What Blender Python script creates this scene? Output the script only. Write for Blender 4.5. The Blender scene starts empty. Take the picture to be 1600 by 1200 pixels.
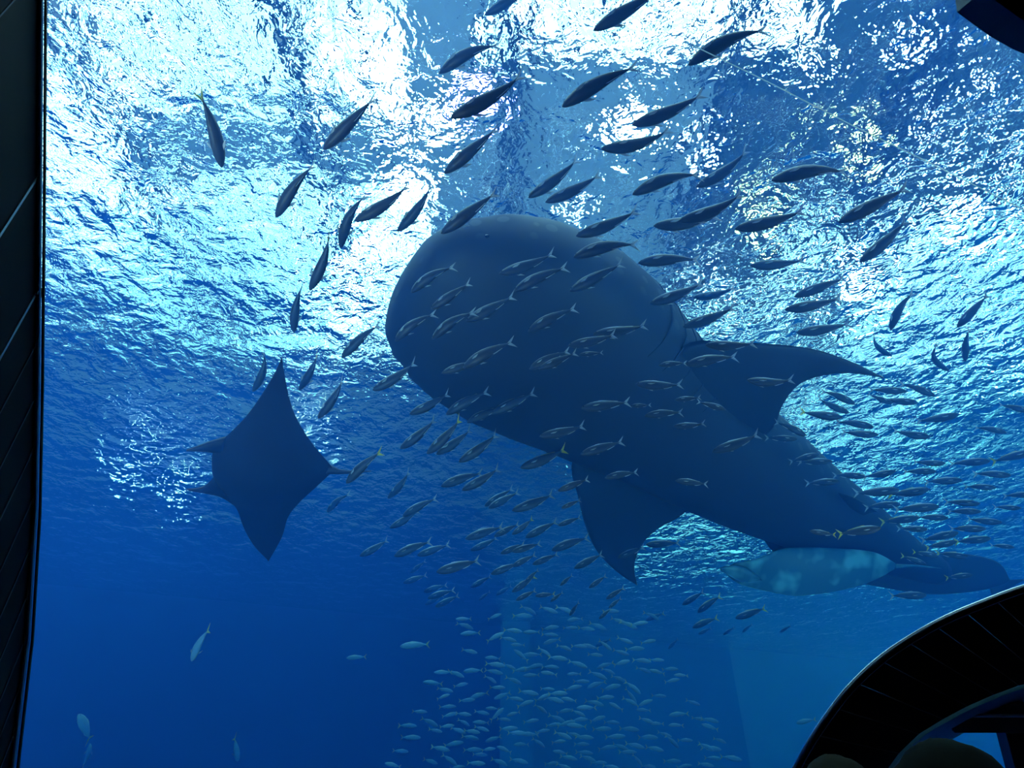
import bpy, bmesh, math, random
from mathutils import Vector, Matrix, noise

# ------------------------------------------------------------------ camera, sky, exposure
scene = bpy.context.scene
COL = scene.collection
PITCH = math.radians(38)
F = 1150.0                                   # focal length in pixels of the 1600x1200 frame
EYE = Vector((0, 0, 1.6))
FWD = Vector((0, math.cos(PITCH), math.sin(PITCH)))
UPV = Vector((0, -math.sin(PITCH), math.cos(PITCH)))
RGT = Vector((1, 0, 0))

cam_data = bpy.data.cameras.new('camera')
cam_data.sensor_width = 36
cam_data.lens = 36 * F / 1600
cam_data.clip_end = 300
cam = bpy.data.objects.new('camera', cam_data)
cam.location = EYE
cam.rotation_euler = (math.pi / 2 + PITCH, 0, 0)
COL.objects.link(cam)
scene.camera = cam

world = bpy.data.worlds.new('sky')
scene.world = world
world.use_nodes = True
bg = world.node_tree.nodes['Background']
wnt = world.node_tree
wtc = wnt.nodes.new('ShaderNodeTexCoord')
wnz = wnt.nodes.new('ShaderNodeTexNoise')            # broken bright cloud over pale blue
wnz.inputs['Scale'].default_value = 6.0
wnz.inputs['Detail'].default_value = 4
wnt.links.new(wtc.outputs['Generated'], wnz.inputs['Vector'])
wmr = wnt.nodes.new('ShaderNodeMapRange')
wmr.inputs['From Min'].default_value = 0.47
wmr.inputs['From Max'].default_value = 0.62
wnt.links.new(wnz.outputs['Fac'], wmr.inputs['Value'])
wmx = wnt.nodes.new('ShaderNodeMix')
wmx.data_type = 'RGBA'
wmx.inputs['A'].default_value = (0.72, 1.02, 1.08, 1)
wmx.inputs['B'].default_value = (2.0, 2.0, 2.0, 1)
wnt.links.new(wmr.outputs[0], wmx.inputs['Factor'])
wnt.links.new(wmx.outputs['Result'], bg.inputs['Color'])
bg.inputs['Strength'].default_value = 3.3
world.cycles.sampling_method = 'NONE'      # daylight only enters through the refracting water: found by the paths themselves

scene.view_settings.view_transform = 'Standard'
scene.view_settings.look = 'None'
scene.view_settings.gamma = 1
scene.view_settings.use_curve_mapping = False
scene.view_settings.exposure = 0.0
cy = scene.cycles
cy.max_bounces = 10
cy.transmission_bounces = 8
cy.transparent_max_bounces = 12
cy.volume_bounces = 1
cy.diffuse_bounces = 3
cy.sample_clamp_indirect = 4.0
cy.use_denoising = True

ZS = 8.6            # water level
ZR = 13.6           # roof level
IOR = 1.17


# ------------------------------------------------------------------ helpers
def ray(px, py):
    return FWD + RGT * ((px - 800) / F) + UPV * ((600 - py) / F)


def at(px, py, depth):
    return EYE + ray(px, py) * depth


def atz(px, py, z):
    d = ray(px, py)
    return EYE + d * ((z - EYE.z) / d.z)


def through_surface(px, py, z):
    """Where the line of sight, bent at the calm water level, reaches height z above it."""
    p = atz(px, py, ZS)
    d = ray(px, py).normalized()
    s = math.hypot(d.x, d.y)
    so = min(IOR * s, 0.985)
    k = (z - ZS) * math.tan(math.asin(so)) / s
    return Vector((p.x + d.x * k, p.y + d.y * k, z))


def tag(o, label=None, cat=None, group=None, kind=None):
    for k, v in (('label', label), ('category', cat), ('group', group), ('kind', kind)):
        if v:
            o[k] = v
    return o


def link(name, mesh, parent=None, loc=None):
    o = bpy.data.objects.new(name, mesh)
    COL.objects.link(o)
    if parent is not None:
        o.parent = parent
    if loc is not None:
        o.location = loc
    return o


def empty(name, loc=(0, 0, 0)):
    o = bpy.data.objects.new(name, None)
    o.empty_display_size = 0.1
    COL.objects.link(o)
    o.location = loc
    return o


def mesh_from(name, verts, faces, mat=None, smooth=False):
    me = bpy.data.meshes.new(name)
    me.from_pydata([tuple(v) for v in verts], [], faces)
    me.validate()
    bm = bmesh.new()
    bm.from_mesh(me)
    bmesh.ops.recalc_face_normals(bm, faces=bm.faces)
    bm.to_mesh(me)
    bm.free()
    if mat:
        me.materials.append(mat)
    if smooth:
        for p in me.polygons:
            p.use_smooth = True
    return me


def box_geo(x0, x1, y0, y1, z0, z1):
    v = [(x, y, z) for z in (z0, z1) for y in (y0, y1) for x in (x0, x1)]
    f = [(0, 1, 3, 2), (4, 6, 7, 5), (0, 4, 5, 1), (2, 3, 7, 6), (0, 2, 6, 4), (1, 5, 7, 3)]
    return v, f


def box(name, x0, x1, y0, y1, z0, z1, mat, parent=None):
    return link(name, mesh_from(name, *box_geo(x0, x1, y0, y1, z0, z1), mat), parent)


def prism_x(name, prof, x0, x1, mat, parent=None):
    """A closed (y, z) outline drawn out along x."""
    n = len(prof)
    v = [(x0, y, z) for y, z in prof] + [(x1, y, z) for y, z in prof]
    f = [tuple(range(n)), tuple(range(2 * n - 1, n - 1, -1))]
    f += [(i, (i + 1) % n, n + (i + 1) % n, n + i) for i in range(n)]
    return link(name, mesh_from(name, v, f, mat), parent)


def slab_geo(pts, normal, thick):
    """A flat outline in space given thickness along normal."""
    n = len(pts)
    off = Vector(normal).normalized() * thick
    v = [Vector(p) for p in pts] + [Vector(p) + off for p in pts]
    f = [tuple(range(n)), tuple(range(2 * n - 1, n - 1, -1))]
    f += [(i, (i + 1) % n, n + (i + 1) % n, n + i) for i in range(n)]
    return v, f


def tube_geo(pts, rad, sides=8):
    pts = [Vector(p) for p in pts]
    v, f = [], []
    for i, p in enumerate(pts):
        t = (pts[min(i + 1, len(pts) - 1)] - pts[max(i - 1, 0)]).normalized()
        a = t.cross(Vector((0.3, 0.2, 1))).normalized()
        b = t.cross(a)
        r = rad[i] if isinstance(rad, (list, tuple)) else rad
        for k in range(sides):
            w = 2 * math.pi * k / sides
            v.append(p + (a * math.cos(w) + b * math.sin(w)) * r)
    for i in range(len(pts) - 1):
        for k in range(sides):
            f.append((i * sides + k, i * sides + (k + 1) % sides, (i + 1) * sides + (k + 1) % sides, (i + 1) * sides + k))
    f.append(tuple(range(sides)))
    f.append(tuple(range((len(pts) - 1) * sides, len(pts) * sides)))
    return v, f


def resample(pts, n):
    pts = [Vector(p) for p in pts]
    L = [0]
    for a, b in zip(pts, pts[1:]):
        L.append(L[-1] + (b - a).length)
    out = []
    for k in range(n):
        s = L[-1] * k / (n - 1)
        i = 0
        while i < len(pts) - 2 and L[i + 1] < s:
            i += 1
        t = (s - L[i]) / max(L[i + 1] - L[i], 1e-9)
        # Catmull-Rom between the traced points
        p0, p1, p2, p3 = pts[max(i - 1, 0)], pts[i], pts[i + 1], pts[min(i + 2, len(pts) - 1)]
        q = 0.5 * ((2 * p1) + (p2 - p0) * t + (2 * p0 - 5 * p1 + 4 * p2 - p3) * t * t + (3 * p1 - p0 - 3 * p2 + p3) * t ** 3)
        out.append(q if 0 < k < n - 1 else pts[0] if k == 0 else pts[-1])
    return out


def wing_geo(lead, trail, thick, n=24, m=10, normal=(0, 0, 1), lift=None):
    """A fin: chords from the leading to the trailing edge, swollen like a wing section."""
    A, B = resample(lead, n), resample(trail, n)
    nz = Vector(normal).normalized()
    v, f = [], []
    for i in range(n):
        t = thick(i / (n - 1)) if callable(thick) else thick
        for k in range(m + 1):
            c = 0.5 - 0.5 * math.cos(math.pi * k / m)
            h = t * 1.6 * (math.sqrt(c) * (1 - c) + 0.08 * math.sin(math.pi * c))
            p = A[i].lerp(B[i], c)
            if lift:
                p = p + nz * lift(i / (n - 1), c)
            v.append(p + nz * h)
            v.append(p - nz * h)
    w = 2 * (m + 1)
    for i in range(n - 1):
        for k in range(m):
            a = i * w + 2 * k
            f.append((a, a + 2, a + w + 2, a + w))
            f.append((a + 1, a + w + 1, a + w + 3, a + 3))
        a = i * w
        f.append((a, a + w, a + w + 1, a + 1))
        a = i * w + 2 * m
        f.append((a, a + 1, a + w + 1, a + w))
    for i in (0, n - 1):
        for k in range(m):
            a = i * w + 2 * k
            f.append((a, a + 1, a + 3, a + 2))
    return v, f


# ------------------------------------------------------------------ materials
def new_mat(name):
    m = bpy.data.materials.new(name)
    m.use_nodes = True
    nt = m.node_tree
    return m, nt, nt.nodes['Principled BSDF'], nt.nodes['Material Output']


def plain(name, col, rough=0.6, metal=0.0, var=0.12, scale=6.0, spec=0.5, bump=0.0):
    m, nt, b, out = new_mat(name)
    tc = nt.nodes.new('ShaderNodeTexCoord')
    nz = nt.nodes.new('ShaderNodeTexNoise')
    nz.inputs['Scale'].default_value = scale
    nz.inputs['Detail'].default_value = 5
    nt.links.new(tc.outputs['Object'], nz.inputs['Vector'])
    mx = nt.nodes.new('ShaderNodeMix')
    mx.data_type = 'RGBA'
    mx.inputs['A'].default_value = (*[c * (1 - var) for c in col], 1)
    mx.inputs['B'].default_value = (*[min(c * (1 + var), 1) for c in col], 1)
    nt.links.new(nz.outputs['Fac'], mx.inputs['Factor'])
    nt.links.new(mx.outputs['Result'], b.inputs['Base Color'])
    b.inputs['Roughness'].default_value = rough
    b.inputs['Metallic'].default_value = metal
    b.inputs['Specular IOR Level'].default_value = spec
    if bump:
        bp = nt.nodes.new('ShaderNodeBump')
        bp.inputs['Strength'].default_value = bump
        bp.inputs['Distance'].default_value = 0.02
        nt.links.new(nz.outputs['Fac'], bp.inputs['Height'])
        nt.links.new(bp.outputs['Normal'], b.inputs['Normal'])
    return m


def emitter(name, col, strength):
    m, nt, b, out = new_mat(name)
    nt.nodes.remove(b)
    e = nt.nodes.new('ShaderNodeEmission')
    e.inputs['Color'].default_value = (*col, 1)
    e.inputs['Strength'].default_value = strength
    nt.links.new(e.outputs[0], out.inputs['Surface'])
    m.cycles.emission_sampling = 'NONE'
    return m


def water_surface_material():
    m, nt, b, out = new_mat('rippled_water')
    nt.nodes.remove(b)
    geo = nt.nodes.new('ShaderNodeNewGeometry')
    prev = None
    for sc, det, dist, w in ((0.9, 2, 0.10, 1.0), (3.4, 3, 0.05, 1.0), (10.0, 2, 0.011, 1.0)):
        n = nt.nodes.new('ShaderNodeTexNoise')
        n.inputs['Scale'].default_value = sc
        n.inputs['Detail'].default_value = det
        n.inputs['Distortion'].default_value = 0.6
        nt.links.new(geo.outputs['Position'], n.inputs['Vector'])
        bp = nt.nodes.new('ShaderNodeBump')
        bp.inputs['Strength'].default_value = w
        bp.inputs['Distance'].default_value = dist * 2.0
        nt.links.new(n.outputs['Fac'], bp.inputs['Height'])
        if prev:
            nt.links.new(prev.outputs['Normal'], bp.inputs['Normal'])
        prev = bp
    g = nt.nodes.new('ShaderNodeBsdfGlass')
    g.inputs['IOR'].default_value = IOR
    g.inputs['Roughness'].default_value = 0.0
    nt.links.new(prev.outputs['Normal'], g.inputs['Normal'])
    nt.links.new(g.outputs[0], out.inputs['Surface'])
    return m


def sea_water_material():
    m, nt, b, out = new_mat('hazy_sea_water')
    nt.nodes.remove(b)
    s = nt.nodes.new('ShaderNodeVolumeScatter')
    s.inputs['Color'].default_value = (0.03, 0.24, 1.0, 1)
    s.inputs['Density'].default_value = 0.080
    s.inputs['Anisotropy'].default_value = 0.45
    a = nt.nodes.new('ShaderNodeVolumeAbsorption')
    a.inputs['Color'].default_value = (0.25, 0.73, 0.965, 1)
    a.inputs['Density'].default_value = 0.26
    ad = nt.nodes.new('ShaderNodeAddShader')
    nt.links.new(s.outputs[0], ad.inputs[0])
    nt.links.new(a.outputs[0], ad.inputs[1])
    nt.links.new(ad.outputs[0], out.inputs['Volume'])
    return m


def clear_material():
    m, nt, b, out = new_mat('clear_acrylic')
    nt.nodes.remove(b)
    t = nt.nodes.new('ShaderNodeBsdfTransparent')
    t.inputs['Color'].default_value = (0.95, 0.97, 0.98, 1)
    nt.links.new(t.outputs[0], out.inputs['Surface'])
    return m


M_WATER = sea_water_material()
M_SURF = water_surface_material()
M_PANE = clear_material()
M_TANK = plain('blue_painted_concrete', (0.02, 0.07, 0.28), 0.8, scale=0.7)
M_TANKP = plain('brightened_blue_concrete', (0.42, 0.72, 0.74), 0.8, scale=0.7)
M_TANKM = plain('mid_blue_concrete', (0.18, 0.40, 0.54), 0.8, scale=0.7)  # paler copies of the wall colour, put in for brighter water
M_ROOF = plain('grey_roof_sheet', (0.18, 0.21, 0.21), 0.7, scale=1.0)
def translucent_sheet():
    m = plain('translucent_roof_sheet', (0.42, 0.46, 0.48), 0.7, scale=1.0)
    nt = m.node_tree
    b = nt.nodes['Principled BSDF']
    out = nt.nodes['Material Output']
    t = nt.nodes.new('ShaderNodeBsdfTranslucent')
    t.inputs['Color'].default_value = (0.62, 0.80, 0.92, 1)
    mx = nt.nodes.new('ShaderNodeMixShader')
    mx.inputs[0].default_value = 0.06  # translucency added so the roof underside reads brighter
    nt.links.new(b.outputs[0], mx.inputs[1])
    nt.links.new(t.outputs[0], mx.inputs[2])
    nt.links.new(mx.outputs[0], out.inputs['Surface'])
    return m


M_SHEET = translucent_sheet()
M_STEEL = plain('painted_roof_steel', (0.10, 0.12, 0.14), 0.6)
M_DARK = plain('black_wall_paint', (0.010, 0.011, 0.014), 0.5)
M_PANEL = plain('black_panel', (0.010, 0.010, 0.013), 0.6, spec=0.12)
M_TRIM = plain('brushed_grey_metal', (0.35, 0.37, 0.40), 0.3, 0.9)
M_LIP = plain('dark_satin_metal', (0.05, 0.05, 0.07), 0.22, 0.6)
M_LAMP = emitter('lit_lamp_glass', (1.0, 1.0, 1.0), 60)
M_SPOT = emitter('sparkle_lamp_glass', (1.0, 1.0, 0.97), 160)
M_LAMPY = emitter('warm_lit_lamp_glass', (1.0, 0.85, 0.35), 25)
M_LAMPV = emitter('violet_glow_lamp_glass', (0.35, 0.22, 1.0), 40)

M_SEAM = plain('dull_joint_metal', (0.06, 0.065, 0.08), 0.45, 0.7)
M_BEAD = plain('pale_bond_bead', (0.5, 0.6, 0.62), 0.5)
_t = M_BEAD.node_tree.nodes.new('ShaderNodeBsdfTranslucent')
_t.inputs['Color'].default_value = (0.9, 0.95, 0.95, 1)
M_BEAD.node_tree.links.new(_t.outputs[0], M_BEAD.node_tree.nodes['Material Output'].inputs['Surface'])
M_GLOSS = plain('highlight_strip_steel', (0.8, 0.8, 0.85), 0.12, 1.0, var=0.03)
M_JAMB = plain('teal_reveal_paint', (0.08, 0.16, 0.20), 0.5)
M_SKIN = plain('skin', (0.35, 0.22, 0.16), 0.6)
M_SHIRT = plain('navy_shirt', (0.02, 0.025, 0.04), 0.8)
M_HAIR = plain('dark_brown_hair', (0.010, 0.009, 0.006), 0.8, scale=40, spec=0.05)
M_HAIR2 = plain('brown_hair', (0.03, 0.022, 0.015), 0.8, scale=40, spec=0.05)

# ------------------------------------------------------------------ tank, building, water
EDGE = [(-400, 66), (0, 64), (300, 62), (600, 59), (800, 55), (1000, 43), (1200, 20), (1450, -20)]
PW = 1.45


def edge_x(y):
    for (a, xa), (b, xb) in zip(EDGE, EDGE[1:]):
        if a <= y <= b:
            return xa + (xb - xa) * (y - a) / (b - a)


def pane_point(y, x=0.0, near=0.0):
    d = F * PW / (800 - edge_x(y)) - near
    p = EYE + (FWD + UPV * ((600 - y) / F)) * d
    return Vector((x, p.y, p.z))


pane_rows = list(range(-400, 1451, 50))
prof = [(p.y, p.z) for p in (pane_point(y) for y in pane_rows)]
top_y, top_z = prof[0]
bot_y, bot_z = prof[-1]
# where the slope reaches above the water level
slope = (Vector((0, *prof[0])) - Vector((0, *prof[1]))).normalized()
k = (ZS + 0.3 - top_z) / slope.z
over = (top_y + slope.y * k, ZS + 0.3)

# back wall runs at a slant behind the tank
BL, BR = Vector((-14, 15.9, 0)), Vector((16, 23.8, 0))
TF = -2.0
water_prof = [(over[0], ZS + 0.02)] + [(q.y, q.z) for q in (pane_point(y, 0, -0.03) for y in pane_rows)] + [(bot_y + 0.03, TF)]
wv = [(-14, y, z) for y, z in water_prof] + [(16, y, z) for y, z in water_prof]
n = len(water_prof)
wv += [(-14, BL.y, TF), (-14, BL.y, ZS + 0.02), (16, BR.y, TF), (16, BR.y, ZS + 0.02)]
a0, a1, b0, b1 = 2 * n, 2 * n + 1, 2 * n + 2, 2 * n + 3
wf = [(i, i + 1, n + i + 1, n + i) for i in range(n - 1)]
wf += [tuple(list(range(n)) + [a0, a1]), tuple(list(range(2 * n - 1, n - 1, -1)) + [b1, b0])]
wf += [(n - 1, 2 * n - 1, b0, a0), (0, a1, b1, n), (a0, b0, b1, a1)]
tag(link('sea_water', mesh_from('sea_water', wv, wf, M_WATER)),
    'deep blue hazy sea water filling the whole tank', 'water', kind='structure')

sv, sf = [], []
surf = mesh_from('water_surface', [(-14, over[0], ZS), (16, over[0], ZS), (16, 23.8, ZS), (-14, 15.9, ZS)], [(0, 1, 2, 3)], M_SURF)
if surf.polygons[0].normal.z < 0:
    surf.flip_normals()
tag(link('water_surface', surf), 'bright rippled water surface seen from below with skylight glitter', 'water', kind='structure')

tag(box('floor_tank', -15, 17, bot_y, 25, TF - 0.3, TF, M_TANK), 'deep blue floor of the tank', 'floor', kind='structure')


def back_at(x, z):
    t = (x - BL.x) / (BR.x - BL.x)
    return Vector((x, BL.y + (BR.y - BL.y) * t, z))


for nm, xa, xb, mt, lb in (('wall_back', -14, -0.3, M_TANK, 'far dark blue wall of the tank lost in haze'),  # wall colour steps paler to the right, painting in brighter water
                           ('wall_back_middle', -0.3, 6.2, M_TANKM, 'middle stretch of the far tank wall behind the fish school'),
                           ('wall_back_brightened', 6.2, 16, M_TANKP, 'far tank wall stretch painted paler as brighter water behind the shark tail')):
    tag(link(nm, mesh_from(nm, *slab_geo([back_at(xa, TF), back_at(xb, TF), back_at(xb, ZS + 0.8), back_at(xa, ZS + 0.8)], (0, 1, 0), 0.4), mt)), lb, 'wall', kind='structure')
pil = back_at(0.1, TF)
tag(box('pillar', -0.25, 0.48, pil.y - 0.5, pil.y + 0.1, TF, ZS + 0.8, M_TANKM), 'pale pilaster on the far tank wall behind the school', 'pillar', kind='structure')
tag(link('wall_upper', mesh_from('wall_upper', *slab_geo(
    [back_at(-14, ZS + 0.8), back_at(3, ZS + 0.8), back_at(3, ZR), back_at(-14, ZR)], (0, 1, 0), 0.3), M_ROOF)),
    'plain wall of the hall above the far edge of the tank', 'wall', kind='structure')
win = empty('window_2', back_at(9.5, ZS + 0.8))  # windows added for glitter and brighter water on the right
tag(win, 'long band of windows added for glitter above the far edge of the tank', 'window', kind='structure')
for i in range(6):
    x = 3.0 + i * 2.6
    p = back_at(x, ZS + 0.8)
    mo = link('mullion', mesh_from('mullion', *box_geo(-0.12, 0.12, 0.05, 0.3, 0, ZR - ZS - 0.8), M_STEEL), win)
    mo.location = p - win.location
    if i < 5:
        g = mesh_from('pane', *slab_geo([back_at(x + 0.12, ZS + 0.8), back_at(x + 2.48, ZS + 0.8), back_at(x + 2.48, ZR), back_at(x + 0.12, ZR)], (0, 1, 0), 0.02), M_PANE)
        g.transform(Matrix.Translation(-win.location))
        link('pane', g, win)
tag(box('wall_left', -14.4, -14, -8, 17, TF, ZR, M_TANK), 'side wall of the tank lost in blue haze', 'wall', kind='structure')
tag(box('wall_right', 16, 16.4, -8, 24.5, TF, ZR, M_TANKP), 'opposite side wall of the tank lost in haze', 'wall', kind='structure')  # wall colour paled to lift the water on this side
tag(box('wall_front', -14, 16, -8.3, -8, TF, ZR, M_TANK), 'wall of the hall behind the viewing room', 'wall', kind='structure')

# acrylic pane: a curved sheet
pv = []
for y in pane_rows:
    for x in (-PW, 3.0):
        pv.append(pane_point(y, x))
pf = [(2 * i, 2 * i + 1, 2 * i + 3, 2 * i + 2) for i in range(len(pane_rows) - 1)]
pane = link('window_1', mesh_from('window_1', pv, pf, M_PANE, True))
tag(pane, 'large curved clear acrylic pane sloping overhead', 'window', kind='structure')

# roof with skylight openings; the unseen last one is added to brighten the haze
OPEN = [(-14, -2, -8.2, 13.2), (-8.2, -2, -2.2, 8.8), (-8.2, 9.4, -2.2, 17), (-0.8, -6, 5.2, 7.5), (7.4, 10.8, 9.2, 24), (10.4, 10.8, 12.4, 24), (13.4, 8, 16, 24), (4.6, 15.4, 9, 17), (-14, 13.2, -6, 17), (5.2, -8, 16, 3.4)]


def roof_panels():
    root = empty('ceiling', (0, 0, ZR))
    tag(root, 'grey hall roof with skylight openings above the water', 'ceiling', kind='structure')
    xs = [-14 + 1.5 * i for i in range(21)]
    ys = [-8 + 1.5 * i for i in range(22)]
    me = mesh_from('roof_panel', [(0, 0, 0), (1.49, 0, 0), (1.49, 1.49, 0), (0, 1.49, 0), (0.745, 0, 0.06), (0.745, 1.49, 0.06)], [(0, 4, 5, 3), (4, 1, 2, 5)], M_SHEET)
    me2 = me.copy()
    me2.materials[0] = M_ROOF
    for x in xs[:-1]:
        for y in ys:
            cx, cyy = x + 0.75, y + 0.75
            if any(a < cx < c and b < cyy < d for a, b, c, d in OPEN):
                continue
            o = link('roof_panel', me2 if cx > 4.4 else me, root, (x, y, 0))  # duller sheet on the right makes that roof patch darker
    for a, b, c, d in OPEN:
        x = math.ceil((a + 14) / 0.75) * 0.75 - 14
        while x < c:
            bar = link('added_glazing_bar', mesh_from('added_glazing_bar', *box_geo(-0.05, 0.05, b, d, 0.0, 0.12), M_STEEL), root)  # bars added to break the daylight into finer bright and dark
            bar.location.x = x
            x += 0.75
    return root


ROOF = roof_panels()
for i in range(7):
    x = -12 + i * 4
    tag(box('roof_beam', x - 0.15, x + 0.15, -8, 25, ZR - 0.45, ZR - 0.02, M_STEEL),
        'steel roof girder above the water', 'beam', 'roof girders', 'structure')


def flood_lamp(px, py, mat, r, label):
    z = ZR - 0.7
    p = through_surface(px, py, z)
    while z > ZS + 0.9 and not (-13.5 < p.x < 15.5 and p.y < back_at(p.x, 0).y - 0.6):
        z -= 0.1
        p = through_surface(px, py, z)
    t = empty('flood_lamp', p)
    tag(t, label, 'lamp', 'flood lamps under the roof')
    v, f = [], []
    N = 20
    prof_ = [(r * 1.1, -0.02), (r * 1.15, 0.05), (r * 0.8, 0.3), (r * 0.2, 0.4)]
    for rr, zz in prof_:
        v += [(rr * math.cos(2 * math.pi * k / N), rr * math.sin(2 * math.pi * k / N), zz) for k in range(N)]
    for j in range(len(prof_) - 1):
        f += [(j * N + k, j * N + (k + 1) % N, (j + 1) * N + (k + 1) % N, (j + 1) * N + k) for k in range(N)]
    f.append(tuple(range((len(prof_) - 1) * N, len(prof_) * N)))
    link('housing', mesh_from('housing', v, f, M_STEEL), t)
    v = [(0, 0, -0.06)]
    v += [(r * 0.6 * math.cos(2 * math.pi * k / N), r * 0.6 * math.sin(2 * math.pi * k / N), -0.04) for k in range(N)]
    v += [(r * math.cos(2 * math.pi * k / N), r * math.sin(2 * math.pi * k / N), 0.0) for k in range(N)]
    f = [(0, 1 + (k + 1) % N, 1 + k) for k in range(N)] + [(1 + k, 1 + (k + 1) % N, 1 + N + (k + 1) % N, 1 + N + k) for k in range(N)]
    link('lens', mesh_from('lens', v, f, mat), t)
    link('bracket', mesh_from('bracket', *tube_geo([(0, 0, 0.38), (0, 0, ZR - z)], 0.03), M_STEEL), t)
    return t


flood_lamp(690, 190, M_LAMP, 0.32, 'white flood lamp with violet glow beside the topmost fish cluster')
flood_lamp(636, 285, M_LAMP, 0.40, 'white flood lamp just above the whale shark, second of the row of four')
flood_lamp(580, 372, M_LAMP, 0.40, 'white flood lamp beside the whale shark snout, third of the row of four')
flood_lamp(556, 450, M_LAMP, 0.36, 'white flood lamp lowest of the row of four')
flood_lamp(1510, 330, M_LAMP, 0.45, 'bright flood lamp glittering near the acrylic seam')
flood_lamp(1335, 432, M_LAMP, 0.45, 'bright flood lamp glittering above the whale shark far fin')
flood_lamp(1560, 500, M_LAMP, 0.5, 'widest bright flood lamp glittering above the curled fish')
flood_lamp(1240, 640, M_LAMP, 0.4, 'flood lamp glittering behind the whale shark far fin')
flood_lamp(1335, 235, M_LAMPY, 0.25, 'dim yellow lamp in the dark roof patch')
flood_lamp(1192, 335, M_LAMPY, 0.25, 'dim yellow lamp behind two overlapping fish')
flood_lamp(748, 165, M_LAMPV, 0.30, 'added violet lamp giving the glow beside the topmost white flood lamp')  # extra lamp standing in for the violet flare of its neighbour
flood_lamp(985, 200, M_LAMP, 0.40, 'white flood lamp glittering behind three stacked fish')
SPARKLE_LAMPS = [(1290, 90, 'above the dark roof patch'), (1420, 60, 'under the upper corner of the pane'), (1540, 120, 'beside the overhead frame corner'), (1460, 190, 'in the middle of the dark roof patch'),
         (1580, 230, 'just above the bonded seam end'), (1100, 240, 'behind the paired upper fish'), (900, 330, 'above the whale shark back'), (1110, 430, 'behind the whale shark gills'),
         (1130, 500, 'above the far fin root'), (230, 640, 'glittering beside the manta'), (300, 690, 'glittering before the manta mouth'), (480, 640, 'glittering behind the manta back'), (1420, 520, 'behind the curled fish'), (1500, 590, 'below the curled fish')]
for px_, py_, where in SPARKLE_LAMPS:  # lamps added to scatter white sparkles over the ripples
    flood_lamp(px_, py_, M_SPOT, 0.2 if px_ < 500 else 0.09, 'small white lamp added for sparkle ' + where)
# ------------------------------------------------------------------ the dark viewing room
FLOOR_Z = 0.15
tag(box('floor', -PW - 0.1, 3.1, -3.1, 2.6, 0.0, FLOOR_Z, M_DARK), 'black floor of the viewing room', 'floor', kind='structure')
tag(box('ceiling_room', -PW - 0.1, 3.1, -3.1, top_y + 0.03, top_z, top_z + 0.2, M_DARK), 'black ceiling of the viewing room', 'ceiling', kind='structure')
tag(box('wall_rear', -PW - 0.1, 3.1, -3.2, -3.0, 0.0, top_z + 0.2, M_DARK), 'black rear wall of the viewing room', 'wall', kind='structure')
side = [(-3.0, 0.0), (bot_y, 0.0)] + prof[::-1] + [(-3.0, top_z)]
prism_x('wall_side', side, 3.0, 3.1, M_DARK)
tag(bpy.data.objects['wall_side'], 'black side wall of the viewing room', 'wall', kind='structure')

# panelled reveal: upright black boards with metal joint strips, under the pane edge
reveal = empty('wall_reveal', (-PW, 1.5, FLOOR_Z))
tag(reveal, 'black panelled wall beside the pane with thin upright metal joints', 'wall', kind='structure')


def prof_z(y):
    for (ya, za), (yb, zb) in zip(prof, prof[1:]):
        if ya <= y <= yb:
            return za + (zb - za) * (y - ya) / (yb - ya)
    return prof[0][1] if y < prof[0][0] else 0.0


seam_rows = [270, 450, 530, 612, 690, 768, 842, 915, 985, 1055, 1125, 1200]
seam_y = [-3.0, -1.5, -0.3, 0.6, 1.0] + [pane_point(r).y for r in seam_rows] + [bot_y]
R0 = reveal.location
for i, (ya, yb) in enumerate(zip(seam_y, seam_y[1:])):
    ya2, yb2 = ya + 0.003, yb - 0.003
    mid = [ya2 + (yb2 - ya2) * k / 4 for k in range(5)]
    pts = [(0, yb2 - R0.y, -R0.z), (0, ya2 - R0.y, -R0.z)] + [(0, y - R0.y, prof_z(y) - 0.004 - R0.z) for y in mid]
    link('panel', mesh_from('panel', *slab_geo(pts, (-1, 0, 0), 0.06), M_PANEL), reveal)
for k, y in enumerate(seam_y[2:-1]):
    z1 = prof_z(y) - 0.02
    w = 0.0034 if k in (3, 4) else 0.002
    link('joint_strip', mesh_from('joint_strip', *box_geo(-0.004, 0.003, y - w - R0.y, y + w - R0.y, -R0.z, z1 - R0.z), M_TRIM if k in (3, 4) else M_SEAM), reveal)
p = pane_point(452, 0)
link('clip', mesh_from('clip', *box_geo(-0.002, 0.012, p.y - 0.012 - R0.y, p.y + 0.012 - R0.y, p.z - 0.03 - R0.z, p.z - R0.z), M_LIP), reveal)

# metal trim down the edge of the pane
rows = list(range(-400, 1451, 50))
tv, tf = tube_geo([pane_point(r, -PW + 0.007, 0.012) for r in rows], 0.0072, 12)
tag(link('trim_1', mesh_from('trim_1', tv, tf, M_TRIM, True)), 'narrow grey metal strip holding the upright edge of the pane', 'trim', kind='structure')
tv, tf = [], []
for r in rows:
    for x, nr in ((-PW + 0.0145, 0.008), (-PW + 0.021, 0.008), (-PW + 0.021, 0.002), (-PW + 0.0145, 0.002)):
        tv.append(pane_point(r, x, nr))
for i in range(len(rows) - 1):
    tf += [(4 * i + k, 4 * i + (k + 1) % 4, 4 * i + 4 + (k + 1) % 4, 4 * i + 4 + k) for k in range(4)]
tf += [(0, 1, 2, 3), tuple(4 * (len(rows) - 1) + k for k in range(4))]
tag(link('trim_2', mesh_from('trim_2', tv, tf, M_DARK)), 'black rubber seal beside the grey metal strip', 'trim', kind='structure')

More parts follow.
